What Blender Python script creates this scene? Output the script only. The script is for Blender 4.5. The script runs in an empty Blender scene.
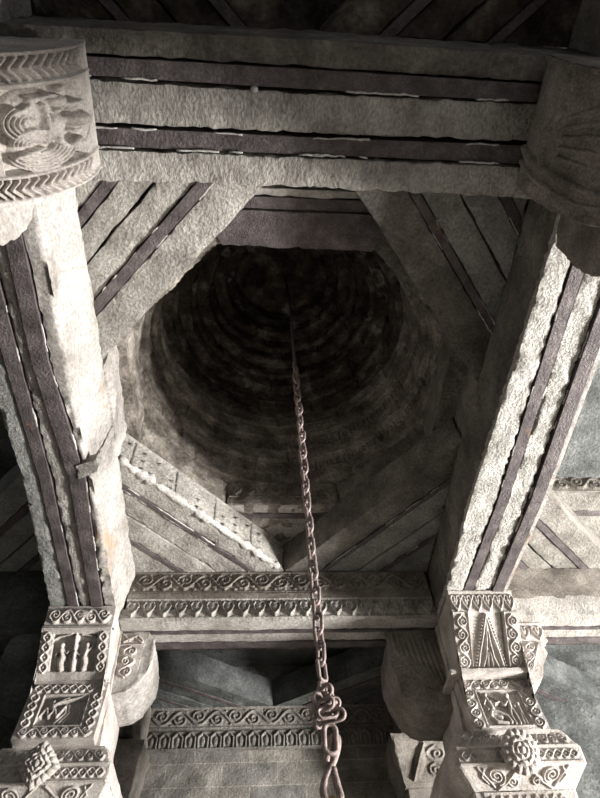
import bpy, bmesh, math, random
import numpy as np
from mathutils import Vector, Matrix, noise
random.seed(7)
C = bpy.context.scene.collection
SC = bpy.context.scene
PI = math.pi

# ------------------------------------------------------------------ camera
cd = bpy.data.cameras.new('camera'); cam = bpy.data.objects.new('camera', cd); C.objects.link(cam)
F_PX = 598.17
cd.sensor_fit = 'VERTICAL'; cd.sensor_height = 24.0; cd.lens = F_PX / 798 * 24.0; cd.clip_start = .05
# rows: world X, Y, Z expressed in image axes (right, down, forward)
Mx = ((0.99715963, 0.01650146, 0.07348724), (-0.05611145, 0.81361604, 0.57868855), (-0.05024119, -0.58116834, 0.81223099))
R3 = Matrix(((Mx[0][0], -Mx[0][1], -Mx[0][2]), (Mx[1][0], -Mx[1][1], -Mx[1][2]), (Mx[2][0], -Mx[2][1], -Mx[2][2])))
cam.matrix_world = R3.to_4x4()
SC.camera = cam

# ------------------------------------------------------------------ world and daylight
w = bpy.data.worlds.new('world'); SC.world = w; w.use_nodes = True
bg = w.node_tree.nodes['Background']; bg.inputs[0].default_value = (.80, .90, 1.0, 1); bg.inputs[1].default_value = .032
def area(name, loc, target, sx, sy, power, col):
    l = bpy.data.lights.new(name, 'AREA'); l.shape = 'RECTANGLE'; l.size = sx; l.size_y = sy
    l.energy = power; l.color = col
    o = bpy.data.objects.new(name, l); C.objects.link(o); o.location = loc
    o.rotation_euler = (Vector(target) - Vector(loc)).to_track_quat('-Z', 'Y').to_euler()
    return o
area('courtyard_daylight', (8.8, 2.05, -.7), (.5, 2.4, 3.3), 2.0, 1.4, 1330, (1.0, .965, .94))
area('courtyard_sky', (9.0, 1.6, 1.7), (0, 2.6, 2.6), 1.6, 1.3, 120, (1.0, .975, .965))
area('entrance_daylight', (3.4, -6.0, .2), (0, 5.0, 2.6), 3.0, 2.4, 20, (.88, .94, 1.0))

SC.view_settings.view_transform = 'Standard'; SC.view_settings.look = 'None'
SC.view_settings.gamma = 1; SC.view_settings.use_curve_mapping = False
SC.view_settings.exposure = 1.25

# ------------------------------------------------------------------ materials
def stone_mat(name, dark, mid, light, scale=3.0, bump=.6, fine=60., rough=.9, stretch=(1, 1, 1), lo=.32, hi=.68, tint=None, tint_at=.6, grooves=0):
    m = bpy.data.materials.new(name); m.use_nodes = True; nt = m.node_tree; N = nt.nodes; L = nt.links
    b = N['Principled BSDF']; b.inputs['Roughness'].default_value = rough
    b.inputs['Specular IOR Level'].default_value = .25
    geo = N.new('ShaderNodeTexCoord'); mp = N.new('ShaderNodeMapping'); mp.inputs['Scale'].default_value = stretch
    L.new(geo.outputs['Object'], mp.inputs[0])
    n1 = N.new('ShaderNodeTexNoise'); n1.inputs['Scale'].default_value = scale; n1.inputs['Detail'].default_value = 9; n1.inputs['Roughness'].default_value = .66
    L.new(mp.outputs[0], n1.inputs['Vector'])
    cr = N.new('ShaderNodeValToRGB'); e = cr.color_ramp
    e.elements[0].position = lo; e.elements[0].color = (*dark, 1); e.elements[1].position = hi; e.elements[1].color = (*light, 1)
    x = e.elements.new((lo + hi) / 2); x.color = (*mid, 1)
    L.new(n1.outputs[0], cr.inputs[0])
    n2 = N.new('ShaderNodeTexNoise'); n2.inputs['Scale'].default_value = fine; n2.inputs['Detail'].default_value = 5; n2.inputs['Roughness'].default_value = .7
    L.new(mp.outputs[0], n2.inputs['Vector'])
    mr = N.new('ShaderNodeMapRange'); mr.inputs[1].default_value = .3; mr.inputs[2].default_value = .7; mr.inputs[3].default_value = .58; mr.inputs[4].default_value = 1.38
    L.new(n2.outputs[0], mr.inputs[0])
    mul = N.new('ShaderNodeVectorMath'); mul.operation = 'SCALE'
    L.new(cr.outputs[0], mul.inputs[0]); L.new(mr.outputs[0], mul.inputs['Scale'])
    col = mul.outputs[0]
    if tint:
        n3 = N.new('ShaderNodeTexNoise'); n3.inputs['Scale'].default_value = scale * .8; n3.inputs['Detail'].default_value = 6
        ad = N.new('ShaderNodeVectorMath'); ad.inputs[1].default_value = (7.3, 2.1, 5.5); L.new(mp.outputs[0], ad.inputs[0]); L.new(ad.outputs[0], n3.inputs['Vector'])
        mr3 = N.new('ShaderNodeMapRange'); mr3.inputs[1].default_value = tint_at; mr3.inputs[2].default_value = tint_at + .07
        L.new(n3.outputs[0], mr3.inputs[0])
        mx = N.new('ShaderNodeMix'); mx.data_type = 'RGBA'; L.new(mr3.outputs[0], mx.inputs[0]); L.new(col, mx.inputs[6]); mx.inputs[7].default_value = (*tint, 1)
        col = mx.outputs[2]
    L.new(col, b.inputs['Base Color'])
    # chisel marks and pits
    v = N.new('ShaderNodeTexVoronoi'); v.inputs['Scale'].default_value = fine * .55; L.new(mp.outputs[0], v.inputs['Vector'])
    ma = N.new('ShaderNodeMath'); ma.operation = 'MULTIPLY_ADD'; ma.inputs[1].default_value = .35
    L.new(v.outputs['Distance'], ma.inputs[0]); L.new(n2.outputs[0], ma.inputs[2])
    bp = N.new('ShaderNodeBump'); bp.inputs['Strength'].default_value = bump; bp.inputs['Distance'].default_value = .03
    L.new(ma.outputs[0], bp.inputs['Height']); L.new(bp.outputs[0], b.inputs['Normal'])
    return m

M = {}
M['rough'] = stone_mat('rough_grey_stone', (.18, .168, .15), (.34, .322, .292), (.50, .48, .44), 3.2, .75, 55)
M['beam'] = stone_mat('chiselled_beam_stone', (.21, .197, .175), (.39, .37, .337), (.54, .52, .475), 4.0, .85, 60, stretch=(1.3, .8, 1))
M['pale'] = stone_mat('limewashed_stone', (.20, .18, .158), (.345, .325, .30), (.45, .43, .405), 2.6, .35, 40, tint=(.33, .25, .17), tint_at=.66)
M['palerough'] = stone_mat('pale_chiselled_stone', (.22, .205, .185), (.44, .425, .39), (.60, .58, .54), 5.5, 1.0, 70, lo=.3, hi=.6)
M['carved'] = stone_mat('carved_pinkish_stone', (.27, .242, .22), (.41, .377, .345), (.54, .503, .465), 5.0, .3, 90)
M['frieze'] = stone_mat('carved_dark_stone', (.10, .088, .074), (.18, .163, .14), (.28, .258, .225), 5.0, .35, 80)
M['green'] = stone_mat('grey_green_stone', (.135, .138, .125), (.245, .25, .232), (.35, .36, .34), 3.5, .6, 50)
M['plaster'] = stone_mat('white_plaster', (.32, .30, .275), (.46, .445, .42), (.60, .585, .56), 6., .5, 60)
M['shadetone'] = stone_mat('brown_shade_toned_stone', (.06, .054, .046), (.125, .115, .10), (.225, .21, .185), 3.0, .6, 45)  # stone darkened in colour for faces that lie in shade
M['bay'] = stone_mat('weathered_bay_stone', (.12, .11, .095), (.21, .197, .175), (.31, .295, .265), 3.5, .7, 50)
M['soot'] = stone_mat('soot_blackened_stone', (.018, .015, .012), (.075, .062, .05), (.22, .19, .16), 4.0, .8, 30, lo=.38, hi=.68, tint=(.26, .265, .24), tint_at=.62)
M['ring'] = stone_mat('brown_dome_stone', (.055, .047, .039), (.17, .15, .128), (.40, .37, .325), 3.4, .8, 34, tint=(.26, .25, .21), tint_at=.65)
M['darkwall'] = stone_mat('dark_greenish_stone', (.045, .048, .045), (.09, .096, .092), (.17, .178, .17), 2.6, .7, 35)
M['iron'] = stone_mat('rusty_iron', (.055, .047, .047), (.105, .09, .089), (.17, .148, .146), 7., .5, 90, rough=.62, tint=(.21, .11, .065), tint_at=.69)
M['chain'] = stone_mat('pinkish_brown_chain_iron', (.15, .115, .105), (.25, .20, .185), (.35, .29, .27), 30., .3, 200, rough=.5)
M['brass'] = stone_mat('brass', (.38, .28, .12), (.5, .37, .17), (.62, .48, .25), 30., .2, 200, rough=.4)
M['floor'] = stone_mat('floor_stone', (.24, .22, .19), (.34, .32, .28), (.46, .43, .38), 2, .4, 40)
for k in ('brass',): M[k].node_tree.nodes['Principled BSDF'].inputs['Metallic'].default_value = .8
for k in ('iron', 'chain'): M[k].node_tree.nodes['Principled BSDF'].inputs['Metallic'].default_value = .25

# masonry: mortar joints and block to block tone, same stones
def masonry():
    m = stone_mat('coursed_stone_blocks', (.12, .116, .105), (.215, .207, .19), (.33, .318, .295), 4, .6, 60)
    nt = m.node_tree; N = nt.nodes; L = nt.links; b = N['Principled BSDF']
    tc = N.new('ShaderNodeTexCoord'); sp = N.new('ShaderNodeSeparateXYZ'); cb = N.new('ShaderNodeCombineXYZ')
    L.new(tc.outputs['Object'], sp.inputs[0]); L.new(sp.outputs[0], cb.inputs[0]); L.new(sp.outputs[2], cb.inputs[1])
    br = N.new('ShaderNodeTexBrick'); br.inputs['Scale'].default_value = 1; br.inputs['Brick Width'].default_value = .58; br.inputs['Row Height'].default_value = .225
    br.inputs['Mortar Size'].default_value = .006; br.inputs['Color1'].default_value = (.8, .8, .8, 1); br.inputs['Color2'].default_value = (1.15, 1.12, 1.06, 1); br.inputs['Mortar'].default_value = (1.35, 1.32, 1.25, 1)
    L.new(cb.outputs[0], br.inputs['Vector'])
    old = b.inputs['Base Color'].links[0].from_socket
    mu = N.new('ShaderNodeVectorMath'); mu.operation = 'MULTIPLY'; L.new(old, mu.inputs[0]); L.new(br.outputs[0], mu.inputs[1]); L.new(mu.outputs[0], b.inputs['Base Color'])
    return m
M['masonry'] = masonry()

# ------------------------------------------------------------------ helpers
def link(name, bm, mat, parent=None, smooth=True):
    me = bpy.data.meshes.new(name)
    if smooth:
        for f in bm.faces: f.smooth = True
    bm.to_mesh(me); bm.free(); me.materials.append(mat)
    o = bpy.data.objects.new(name, me); C.objects.link(o)
    if parent is not None:
        inv = Matrix.Translation(-Vector(world_loc(parent)))
        me.transform(inv); o.parent = parent
    return o
def world_loc(o):
    v = Vector(o.location)
    while o.parent is not None: o = o.parent; v += Vector(o.location)
    return v
def thing(name, loc, label, cat, group=None):
    o = bpy.data.objects.new(name, None); C.objects.link(o); o.location = loc; o.empty_display_size = .1
    o['label'] = label; o['category'] = cat
    if group: o['group'] = group
    return o
def copy_tree(o, parent=None):
    c = o.copy(); C.objects.link(c)
    if parent is not None: c.parent = parent
    for ch in list(o.children): copy_tree(ch, c)
    return c
def fbm(p, s, o=3):
    return noise.fractal(Vector(p) * s, 1.0, 2.0, o)

def rough_block(bm, cell=.05, amp=.008, chip=1.5, M4=None, seed=0., freq=7.):
    """cut a closed low-poly solid into a fine grid and roughen it like hewn stone"""
    if M4 is not None: bm.transform(M4)
    bm.normal_update()
    vs = [v.co for v in bm.verts]
    lo = Vector([min(v[i] for v in vs) for i in range(3)]); hi = Vector([max(v[i] for v in vs) for i in range(3)])
    for ax in range(3):
        n = int((hi[ax] - lo[ax]) / cell)
        if n < 1: continue
        for k in range(1, n + 1):
            co = Vector((0, 0, 0)); co[ax] = lo[ax] + (hi[ax] - lo[ax]) * k / (n + 1)
            no = Vector((0, 0, 0)); no[ax] = 1
            bmesh.ops.bisect_plane(bm, geom=bm.verts[:] + bm.edges[:] + bm.faces[:], plane_co=co, plane_no=no, dist=1e-5)
    bmesh.ops.remove_doubles(bm, verts=bm.verts, dist=1e-4)
    bm.normal_update()
    edgev = set()
    for e in bm.edges:
        if len(e.link_faces) == 2 and e.calc_face_angle(0) > .5:
            e.smooth = False; edgev.update(e.verts)
    off = Vector((seed * 3.7, seed * 1.3, seed * 2.9))
    mv = []
    for v in bm.verts:
        p = v.co + off
        d = fbm(p, freq, 4) * amp
        if v in edgev: d = d * .6 - abs(fbm(p + Vector((5, 5, 5)), freq * 2.2, 3)) * amp * chip
        mv.append(v.normal * d)
    for v, d in zip(bm.verts, mv): v.co += d
    bm.normal_update()
    return bm

def prism(poly, z0, z1, top=None):
    """vertical prism over a plan polygon (list of xy); top = optional other polygon"""
    bm = bmesh.new(); top = top or poly
    a = sum(poly[i][0] * poly[(i + 1) % len(poly)][1] - poly[(i + 1) % len(poly)][0] * poly[i][1] for i in range(len(poly)))
    if a < 0: poly = poly[::-1]; top = top[::-1]
    lo = [bm.verts.new((p[0], p[1], z0)) for p in poly]; hi = [bm.verts.new((p[0], p[1], z1)) for p in top]
    n = len(poly)
    bm.faces.new(lo[::-1]); bm.faces.new(hi)
    for i in range(n): bm.faces.new((lo[i], lo[(i + 1) % n], hi[(i + 1) % n], hi[i]))
    return bm
def box(x0, x1, y0, y1, z0, z1): return prism([(x0, y0), (x1, y0), (x1, y1), (x0, y1)], z0, z1)
def stone(name, bm, mat, parent, cell=.05, amp=.008, chip=1.5, M4=None, freq=7.):
    return link(name, rough_block(bm, cell, amp, chip, M4, random.random() * 10, freq), mat, parent)
def merge(a, b):
    me = bpy.data.meshes.new('t'); b.to_mesh(me); a.from_mesh(me); bpy.data.meshes.remove(me); b.free(); return a

class Relief:
    """a carved height field, metres; x right, y down, origin top left"""
    def __init__(s, w, h, res=.006):
        s.w, s.h = w, h; s.nx = max(8, int(w / res)); s.ny = max(8, int(h / res))
        s.X, s.Y = np.meshgrid(np.linspace(0, w, s.nx), np.linspace(0, h, s.ny)); s.H = np.zeros_like(s.X)
    def seg(s, P, r):
        D = np.full(s.X.shape, 9.)
        P = np.array(P, float)
        for a, b in zip(P[:-1], P[1:]):
            d = b - a; L2 = max(d @ d, 1e-12)
            t = np.clip(((s.X - a[0]) * d[0] + (s.Y - a[1]) * d[1]) / L2, 0, 1)
            D = np.minimum(D, np.hypot(s.X - a[0] - t * d[0], s.Y - a[1] - t * d[1]))
        return D
    def stroke(s, P, r, h, base=0):
        D = s.seg(P, r); k = np.sqrt(np.clip(1 - (D / r) ** 2, 0, 1)); s.H = np.where(D < r, np.maximum(s.H, base + h * k), s.H); return s
    def groove(s, P, r, h):
        D = s.seg(P, r); s.H = s.H - h * np.clip(1 - D / r, 0, 1); return s
    def blob(s, x, y, rx, ry, h, rot=0, base=0):
        c, q = math.cos(rot), math.sin(rot); dx, dy = s.X - x, s.Y - y
        e = ((dx * c + dy * q) / rx) ** 2 + ((-dx * q + dy * c) / ry) ** 2
        s.H = np.where(e < 1, np.maximum(s.H, base + h * np.sqrt(np.clip(1 - e, 0, 1))), s.H); return s
    def rect(s, x0, y0, x1, y1, h): s.H = np.where((s.X >= x0) & (s.X <= x1) & (s.Y >= y0) & (s.Y <= y1), h, s.H); return s
    def recess(s, x0, y0, x1, y1, d): return s.rect(x0, y0, x1, y1, -d)
    def spiral(s, x, y, R, turns, r, h, a0=0, sg=1, base=0):
        n = int(14 * turns) + 6
        P = [(x + R * (1 - .85 * k / n) * math.cos(a0 + sg * turns * 2 * PI * k / n), y + R * (1 - .85 * k / n) * math.sin(a0 + sg * turns * 2 * PI * k / n)) for k in range(n + 1)]
        return s.stroke(P, r, h, base)
    def vine(s, x0, y0, x1, y1, amp, n, r, h, base=0):
        d = np.array([x1 - x0, y1 - y0]); L = np.hypot(*d); t = d / L; nrm = np.array([-t[1], t[0]])
        P = [np.array([x0, y0]) + t * L * k / (n * 12) + nrm * amp * math.sin(PI * k / 12) for k in range(n * 12 + 1)]
        s.stroke(P, r, h, base)
        for i in range(n):
            sg = 1 if i % 2 == 0 else -1
            c = np.array([x0, y0]) + t * L * (i + .5) / n - nrm * amp * .25 * sg
            s.spiral(c[0], c[1], min(amp * .95, L / n * .42), 1.4, r * .75, h, a0=math.atan2(-t[1], -t[0]), sg=sg, base=base)
        return s
    def guilloche(s, x0, y0, x1, y1, amp, n, r, h, base=0):
        d = np.array([x1 - x0, y1 - y0]); L = np.hypot(*d); t = d / L; nrm = np.array([-t[1], t[0]])
        for ph in (1, -1):
            s.stroke([np.array([x0, y0]) + t * L * k / (n * 8) + nrm * amp * ph * math.sin(PI * k / 8) for k in range(n * 8 + 1)], r, h, base)
        for i in range(n):
            c = np.array([x0, y0]) + t * L * (i + .5) / n; s.blob(c[0], c[1], r, r, h, base=base)
        return s
    def heart(s, x, y, w, hh, r, h, base=0):
        for g in (1, -1):
            P = [(x, y + hh * .5), (x + g * w * .35, y + hh * .12), (x + g * w * .48, y - hh * .2), (x + g * w * .34, y - hh * .45), (x + g * w * .1, y - hh * .36), (x + g * w * .12, y - hh * .12)]
            s.stroke(P, r, h, base)
        s.blob(x, y, w * .2, hh * .25, h * .7, base=base)
        return s
    def frame(s, m, r, h):
        return s.stroke([(m, m), (s.w - m, m), (s.w - m, s.h - m), (m, s.h - m), (m, m)], r, h)
    def wear(s, a, f=30):
        for j in range(s.ny):
            for i in range(s.nx):
                s.H[j, i] += a * noise.noise(Vector((s.X[j, i] * f, s.Y[j, i] * f, s.w * 50)))
        return s

def patch(rel, surf, back=.03, flip=False):
    """solid carved plate; surf(u,v) -> point (u right, v down), normal = dSu x dSv pointing out unless flip"""
    H = rel.H; ny, nx = H.shape; bm = bmesh.new(); G = []; Bk = []
    e = 1e-3
    for j in range(ny):
        row = []; rb = []
        for i in range(nx):
            u, v = i / (nx - 1), j / (ny - 1)
            p = surf(u, v); u2, v2 = min(u + e, 1), min(v + e, 1); u1, v1 = max(u2 - 2 * e, 0), max(v2 - 2 * e, 0)
            n = (surf(u2, v) - surf(u1, v)).cross(surf(u, v2) - surf(u, v1)); n.normalize()
            n = -n if not flip else n
            row.append(bm.verts.new(p + n * H[j, i]))
            rb.append(p - n * back)
        G.append(row); Bk.append(rb)
    fl = flip
    def F(a, b, c, d):
        bm.faces.new((a, b, c, d) if fl else (d, c, b, a))
    for j in range(ny - 1):
        for i in range(nx - 1): F(G[j][i], G[j][i + 1], G[j + 1][i + 1], G[j + 1][i])
    # skirt and back
    ring = [(0, i) for i in range(nx)] + [(j, nx - 1) for j in range(1, ny)] + [(ny - 1, i) for i in range(nx - 2, -1, -1)] + [(j, 0) for j in range(ny - 2, 0, -1)]
    bv = [bm.verts.new(Bk[j][i]) for j, i in ring]; n = len(ring)
    for k in range(n):
        a, b = ring[k], ring[(k + 1) % n]; f = bm.faces.new((G[b[0]][b[1]], G[a[0]][a[1]], bv[k], bv[(k + 1) % n]) if fl else (G[a[0]][a[1]], G[b[0]][b[1]], bv[(k + 1) % n], bv[k]))
        for ed in f.edges: ed.smooth = False
    bm.faces.new(bv)
    bm.normal_update()
    return bm
def quad(TL, TR, BL, BR):
    TL, TR, BL, BR = map(Vector, (TL, TR, BL, BR))
    return lambda u, v: (TL * (1 - u) + TR * u) * (1 - v) + (BL * (1 - u) + BR * u) * v
def carve(name, rel, surf, mat, parent, back=.03, wear=.0012, flip=False, label=None):
    rel.wear(wear); o = link(name, patch(rel, surf, back, flip), mat, parent)
    if label: o['label'] = label
    return o

def tube(pts, r, n=10, closed=False, rj=0):
    bm = bmesh.new(); pts = [Vector(p) for p in pts]; N = len(pts); rings = []
    up = None
    for i, p in enumerate(pts):
        if closed: t = pts[(i + 1) % N] - pts[i - 1]
        else: t = pts[min(i + 1, N - 1)] - pts[max(i - 1, 0)]
        t.normalize()
        if up is None:
            up = Vector((0, 0, 1)) if abs(t.z) < .9 else Vector((1, 0, 0))
        a = (up - t * up.dot(t)).normalized(); up = a; b = t.cross(a)
        rr = (r[i] if isinstance(r, (list, tuple)) else r) * (1 + rj * noise.noise(p * 60))
        rings.append([bm.verts.new(p + a * rr * math.cos(2 * PI * k / n) + b * rr * math.sin(2 * PI * k / n)) for k in range(n)])
    m = N if closed else N - 1
    for i in range(m):
        A, B = rings[i], rings[(i + 1) % N]
        sh = 0
        if closed and i == N - 1:   # undo the twist the frame picked up
            sh = min(range(n), key=lambda s: (A[0].co - B[s].co).length)
        for k in range(n): bm.faces.new((A[k], A[(k + 1) % n], B[(k + 1 + sh) % n], B[(k + sh) % n]))
    if not closed: bm.faces.new(rings[0][::-1]); bm.faces.new(rings[-1])
    bmesh.ops.recalc_face_normals(bm, faces=bm.faces); return bm
def smooth_path(P, k=6):
    P = [Vector(p) for p in P]; out = []
    for i in range(len(P) - 1):
        p0, p1, p2, p3 = P[max(i - 1, 0)], P[i], P[i + 1], P[min(i + 2, len(P) - 1)]
        for j in range(k):
            t = j / k; out.append(.5 * ((2 * p1) + (p2 - p0) * t + (2 * p0 - 5 * p1 + 4 * p2 - p3) * t * t + (3 * p1 - p0 - 3 * p2 + p3) * t ** 3))
    out.append(P[-1]); return out

# ================================================================== SETTING
def structure(name, bm, mat, label=None):
    o = link(name, bm, mat, smooth=False); o['kind'] = 'structure'
    if label: o['label'] = label
    return o
ZB = 3.0      # underside of the beams above the lens
ZT = 3.5      # top of the beams
ZL = 3.82     # top of the first corner layer
ZO = 4.10     # springing of the dome
structure('floor', box(-9, 12, -9, 7.2, -1.8, -1.6), M['floor'])
wf = structure('wall_front', rough_block(box(-1.7, 2.1, 6.80, 7.2, -1.6, 4.1), .16, .012), M['masonry'])
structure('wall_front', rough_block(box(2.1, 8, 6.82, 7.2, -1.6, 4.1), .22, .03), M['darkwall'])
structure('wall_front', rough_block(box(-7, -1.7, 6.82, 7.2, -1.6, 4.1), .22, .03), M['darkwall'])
wl = structure('wall_left', rough_block(box(-5.4, -5.0, -5, 6.8, -1.6, 4.0), .3, .02), M['darkwall'])
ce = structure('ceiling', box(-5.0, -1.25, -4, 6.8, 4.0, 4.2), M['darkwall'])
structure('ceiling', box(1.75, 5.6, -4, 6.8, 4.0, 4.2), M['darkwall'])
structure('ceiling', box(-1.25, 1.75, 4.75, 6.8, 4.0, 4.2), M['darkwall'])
structure('ceiling', box(-1.25, 1.75, -4, .60, 4.0, 4.2), M['soot'])

# ================================================================== BEAMS
def run_strip(edges, z0, z1, axis='y', skew=None):
    """edges: list of (run, a, b) - the strip between offsets a and b along the run; wobbling joints"""
    L = [(e[1], e[0]) for e in edges]; R = [(e[2], e[0]) for e in edges]
    poly = L + R[::-1]
    if axis == 'x': poly = [(q, p) for p, q in poly]
    return poly
def strip(name, parent, mat, edges, z0, z1, axis='y', cell=.032, amp=.009, chip=1.6, top=None, freq=13.):
    # split into convex pieces between nodes so the solid stays clean
    bm = bmesh.new()
    poly = run_strip(edges, z0, z1, axis)
    tp = run_strip(top, z0, z1, axis) if top else None
    n = len(edges)
    full = bmesh.new()
    a = sum(poly[i][0] * poly[(i + 1) % len(poly)][1] - poly[(i + 1) % len(poly)][0] * poly[i][1] for i in range(len(poly)))
    lo = [full.verts.new((p[0], p[1], z0)) for p in poly]; hi = [full.verts.new((p[0], p[1], z1)) for p in (tp or poly)]
    m = len(poly)
    for i in range(n - 1):
        full.faces.new((lo[i], lo[i + 1], lo[m - 2 - i], lo[m - 1 - i])); full.faces.new((hi[m - 1 - i], hi[m - 2 - i], hi[i + 1], hi[i]))
    for i in range(m): full.faces.new((lo[i], lo[(i + 1) % m], hi[(i + 1) % m], hi[i]))
    bmesh.ops.recalc_face_normals(full, faces=full.faces)
    bm.free()
    return stone(name, full, mat, parent, cell, amp, chip, freq=freq)

G = .007
def mortar(parent, lines, r=.0065, mat='plaster', keep=.10):
    """broken slivers of white mortar along the joints of the iron bars, one part"""
    bm = bmesh.new(); sd = random.random() * 50
    for a, b in lines:
        a, b = Vector(a), Vector(b); n = max(6, int((b - a).length / .022)); run = []
        for k in range(n + 1):
            p = a.lerp(b, k / n); q = noise.noise(p * 5 + Vector((sd, 0, 0))) + .5 * noise.noise(p * 17 + Vector((0, sd, 0)))
            p = p + Vector((noise.noise(p * 30), noise.noise(p * 30 + Vector((9, 9, 9))), 0)) * .006
            if q > keep: run.append((p, r * (.35 + .9 * abs(noise.noise(p * 45)) + .5 * min(q, .6))))
            if (q <= keep or k == n) and run:
                if len(run) > 2: merge(bm, tube([x[0] for x in run], [x[1] for x in run], 6, rj=.3))
                run = []
    if len(bm.verts): o = link('mortar', bm, M[mat], parent); o['label'] = 'ragged white mortar along the joints'; o['kind'] = 'stuff'
    else: bm.free()
# --- left side beam (runs away from the camera)
LB = thing('stone_beam', (-1.35, 2.6, ZB), 'pale limewashed left stone beam with two iron bars underneath, its inner side lit', 'beam', 'main ceiling beams')
ys = [.9, 1.9, 2.8, 4.15, 5.1]
b2l = [-1.27, -1.285, -1.225, -1.275, -1.28]; b2r = [-1.185, -1.19, -1.12, -1.19, -1.2]
b1l = [-1.43, -1.44, -1.42, -1.455, -1.46]; b1r = [-1.36, -1.355, -1.345, -1.38, -1.38]
ou = [-1.56, -1.56, -1.53, -1.60, -1.6]
strip('stone_strip', LB, M['green'], [(y, a, b - G) for y, a, b in zip(ys, ou, b1l)], ZB, ZT)
strip('iron_bar', LB, M['iron'], [(y, a, b) for y, a, b in zip(ys, b1l, b1r)], ZB - .012, ZT - .05, amp=.003, cell=.07)
strip('stone_strip', LB, M['beam'], [(y, a + G * 1.5, b - G) for y, a, b in zip(ys, b1r, b2l)], ZB, ZT, amp=.012)
strip('iron_bar', LB, M['iron'], [(y, a, b) for y, a, b in zip(ys, b2l, b2r)], ZB - .02, ZT - .05, amp=.003, cell=.07)
strip('limewashed_block', LB, M['pale'], [(y, a, -1.09) for y, a in ((.9, -1.185 + G), (1.9, -1.19 + G), (2.74, -1.125 + G))], ZB - .004, ZT, amp=.012, freq=4.,
      top=[(.9, -1.18, -1.035), (1.9, -1.18, -1.03), (2.74, -1.12, -1.035)])['label'] = 'smooth limewashed block with a crack'
strip('stone_block', LB, M['pale'], [(y, a, b) for y, a, b in ((2.75, -1.12 + G, -1.075), (4.15, -1.19 + G, -1.09), (5.1, -1.19, -1.09))], ZB, ZT, amp=.016, freq=6.,
      top=[(2.75, -1.12, -1.03), (4.15, -1.18, -1.04), (5.1, -1.19, -1.04)])
bm = rough_block(prism([(-1.16, 2.68), (-1.02, 2.62), (-1.00, 2.66), (-1.03, 2.73), (-1.16, 2.80)], ZB - .03, ZB + .035), .015, .008)
link('stone_peg', bm, M['rough'], LB)['label'] = 'small stone peg sticking out'
stone('bearing_stone', box(-1.5, -1.02, 2.22, 3.06, ZT - .02, ZL + .02), M['pale'], LB, .05, .03, 1.2, freq=3.)['label'] = 'bulging pale stone on top of the beam'
stone('bearing_stone', box(-1.55, -1.10, .9, 2.2, ZT, ZL), M['rough'], LB, .12)
stone('bearing_stone', box(-1.55, -1.10, 3.08, 5.0, ZT, ZL), M['rough'], LB, .12)

mortar(LB, [((xx[i], ys[i], ZB - .004), (xx[i + 1], ys[i + 1], ZB - .004)) for xx in (b1l, b1r, b2l, b2r) for i in range(4)])
# --- right side beam
RB = thing('stone_beam', (1.83, 2.6, ZB), 'right stone beam, underside brightly lit and pitted between two iron bars, inner side dark', 'beam', 'main ceiling beams')
ys = [.86, 1.9, 3.0, 4.0, 5.1]
r_in = [1.56, 1.56, 1.545, 1.575, 1.58]
ri = [1.70, 1.72, 1.745, 1.72, 1.73]
strip('stone_strip', RB, M['palerough'], [(y, a, b - G) for y, a, b in zip(ys, r_in, ri)], ZB, ZB + .05, amp=.013)
strip('side_stone', RB, M['shadetone'], [(y, a + .002, b - G) for y, a, b in zip(ys, r_in, ri)], ZB + .045, ZT, amp=.013, top=[(y, a + .03, b) for y, a, b in zip(ys, r_in, ri)])['label'] = 'inner side, shade put into its brown colour'  # side split from the underside and coloured dark, its shade painted in
strip('iron_bar', RB, M['iron'], [(y, a, a + .078) for y, a in zip(ys, [1.70, 1.72, 1.745, 1.72, 1.73])], ZB - .008, ZT - .05, amp=.003, cell=.07)
strip('stone_strip', RB, M['palerough'], [(y, a + .078 + G, b - G) for y, a, b in zip(ys, [1.70, 1.72, 1.745, 1.72, 1.73], [1.93, 1.95, 1.98, 1.955, 1.96])], ZB, ZT, amp=.014)
strip('iron_bar', RB, M['iron'], [(y, a, a + .09) for y, a in zip(ys, [1.93, 1.95, 1.98, 1.955, 1.96])], ZB - .022, ZT - .05, amp=.003, cell=.07)
strip('stone_strip', RB, M['pale'], [(y, a, a + .035) for y, a in zip(ys, [2.022, 2.042, 2.072, 2.047, 2.052])], ZB - .01, ZT, amp=.004, cell=.07)
stone('bearing_stone', box(1.62, 2.06, .87, 5.0, ZT, ZL), M['shadetone'], RB, .12)  # coloured dark to read as shade behind the beam
rb = [1.70, 1.72, 1.745, 1.72, 1.73]
mortar(RB, [((rb[i] + o, ys[i], ZB - .004), (rb[i + 1] + o, ys[i + 1], ZB - .004)) for o in (0, .08, .228, .322) for i in range(4)])

# --- rear beam, almost overhead
QB = thing('stone_beam', (.25, .55, ZB), 'broad chiselled stone beam across the top with two dark iron bars underneath', 'beam', 'main ceiling beams')
xs = [-1.9, -.9, .25, 1.3, 2.4]
def wob(v, k): return [v + .006 * math.sin(k + i * 1.9) for i in range(5)]
c0, c1, c2, c3, c4, c5, c6 = wob(.235, 1), wob(.345, 2), wob(.42, 3), wob(.445, 4), wob(.622, 5), wob(.705, 6), wob(.862, 7)
strip('stone_strip', QB, M['shadetone'], [(x, a, b - G) for x, a, b in zip(xs, c0, c1)], ZB + .012, ZT, 'x', amp=.01)  # rear strip's shade put into its colour
strip('iron_bar', QB, M['iron'], [(x, a, b) for x, a, b in zip(xs, c1, c2)], ZB - .004, ZT - .05, 'x', amp=.003, cell=.07)
strip('stone_strip', QB, M['beam'], [(x, a - .012, b - .018) for x, a, b in zip(xs, c3, c4)], ZB, ZT, 'x', amp=.012)
strip('iron_bar', QB, M['iron'], [(x, a, b) for x, a, b in zip(xs, c4, c5)], ZB + .006, ZT - .05, 'x', amp=.003, cell=.07)
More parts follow.
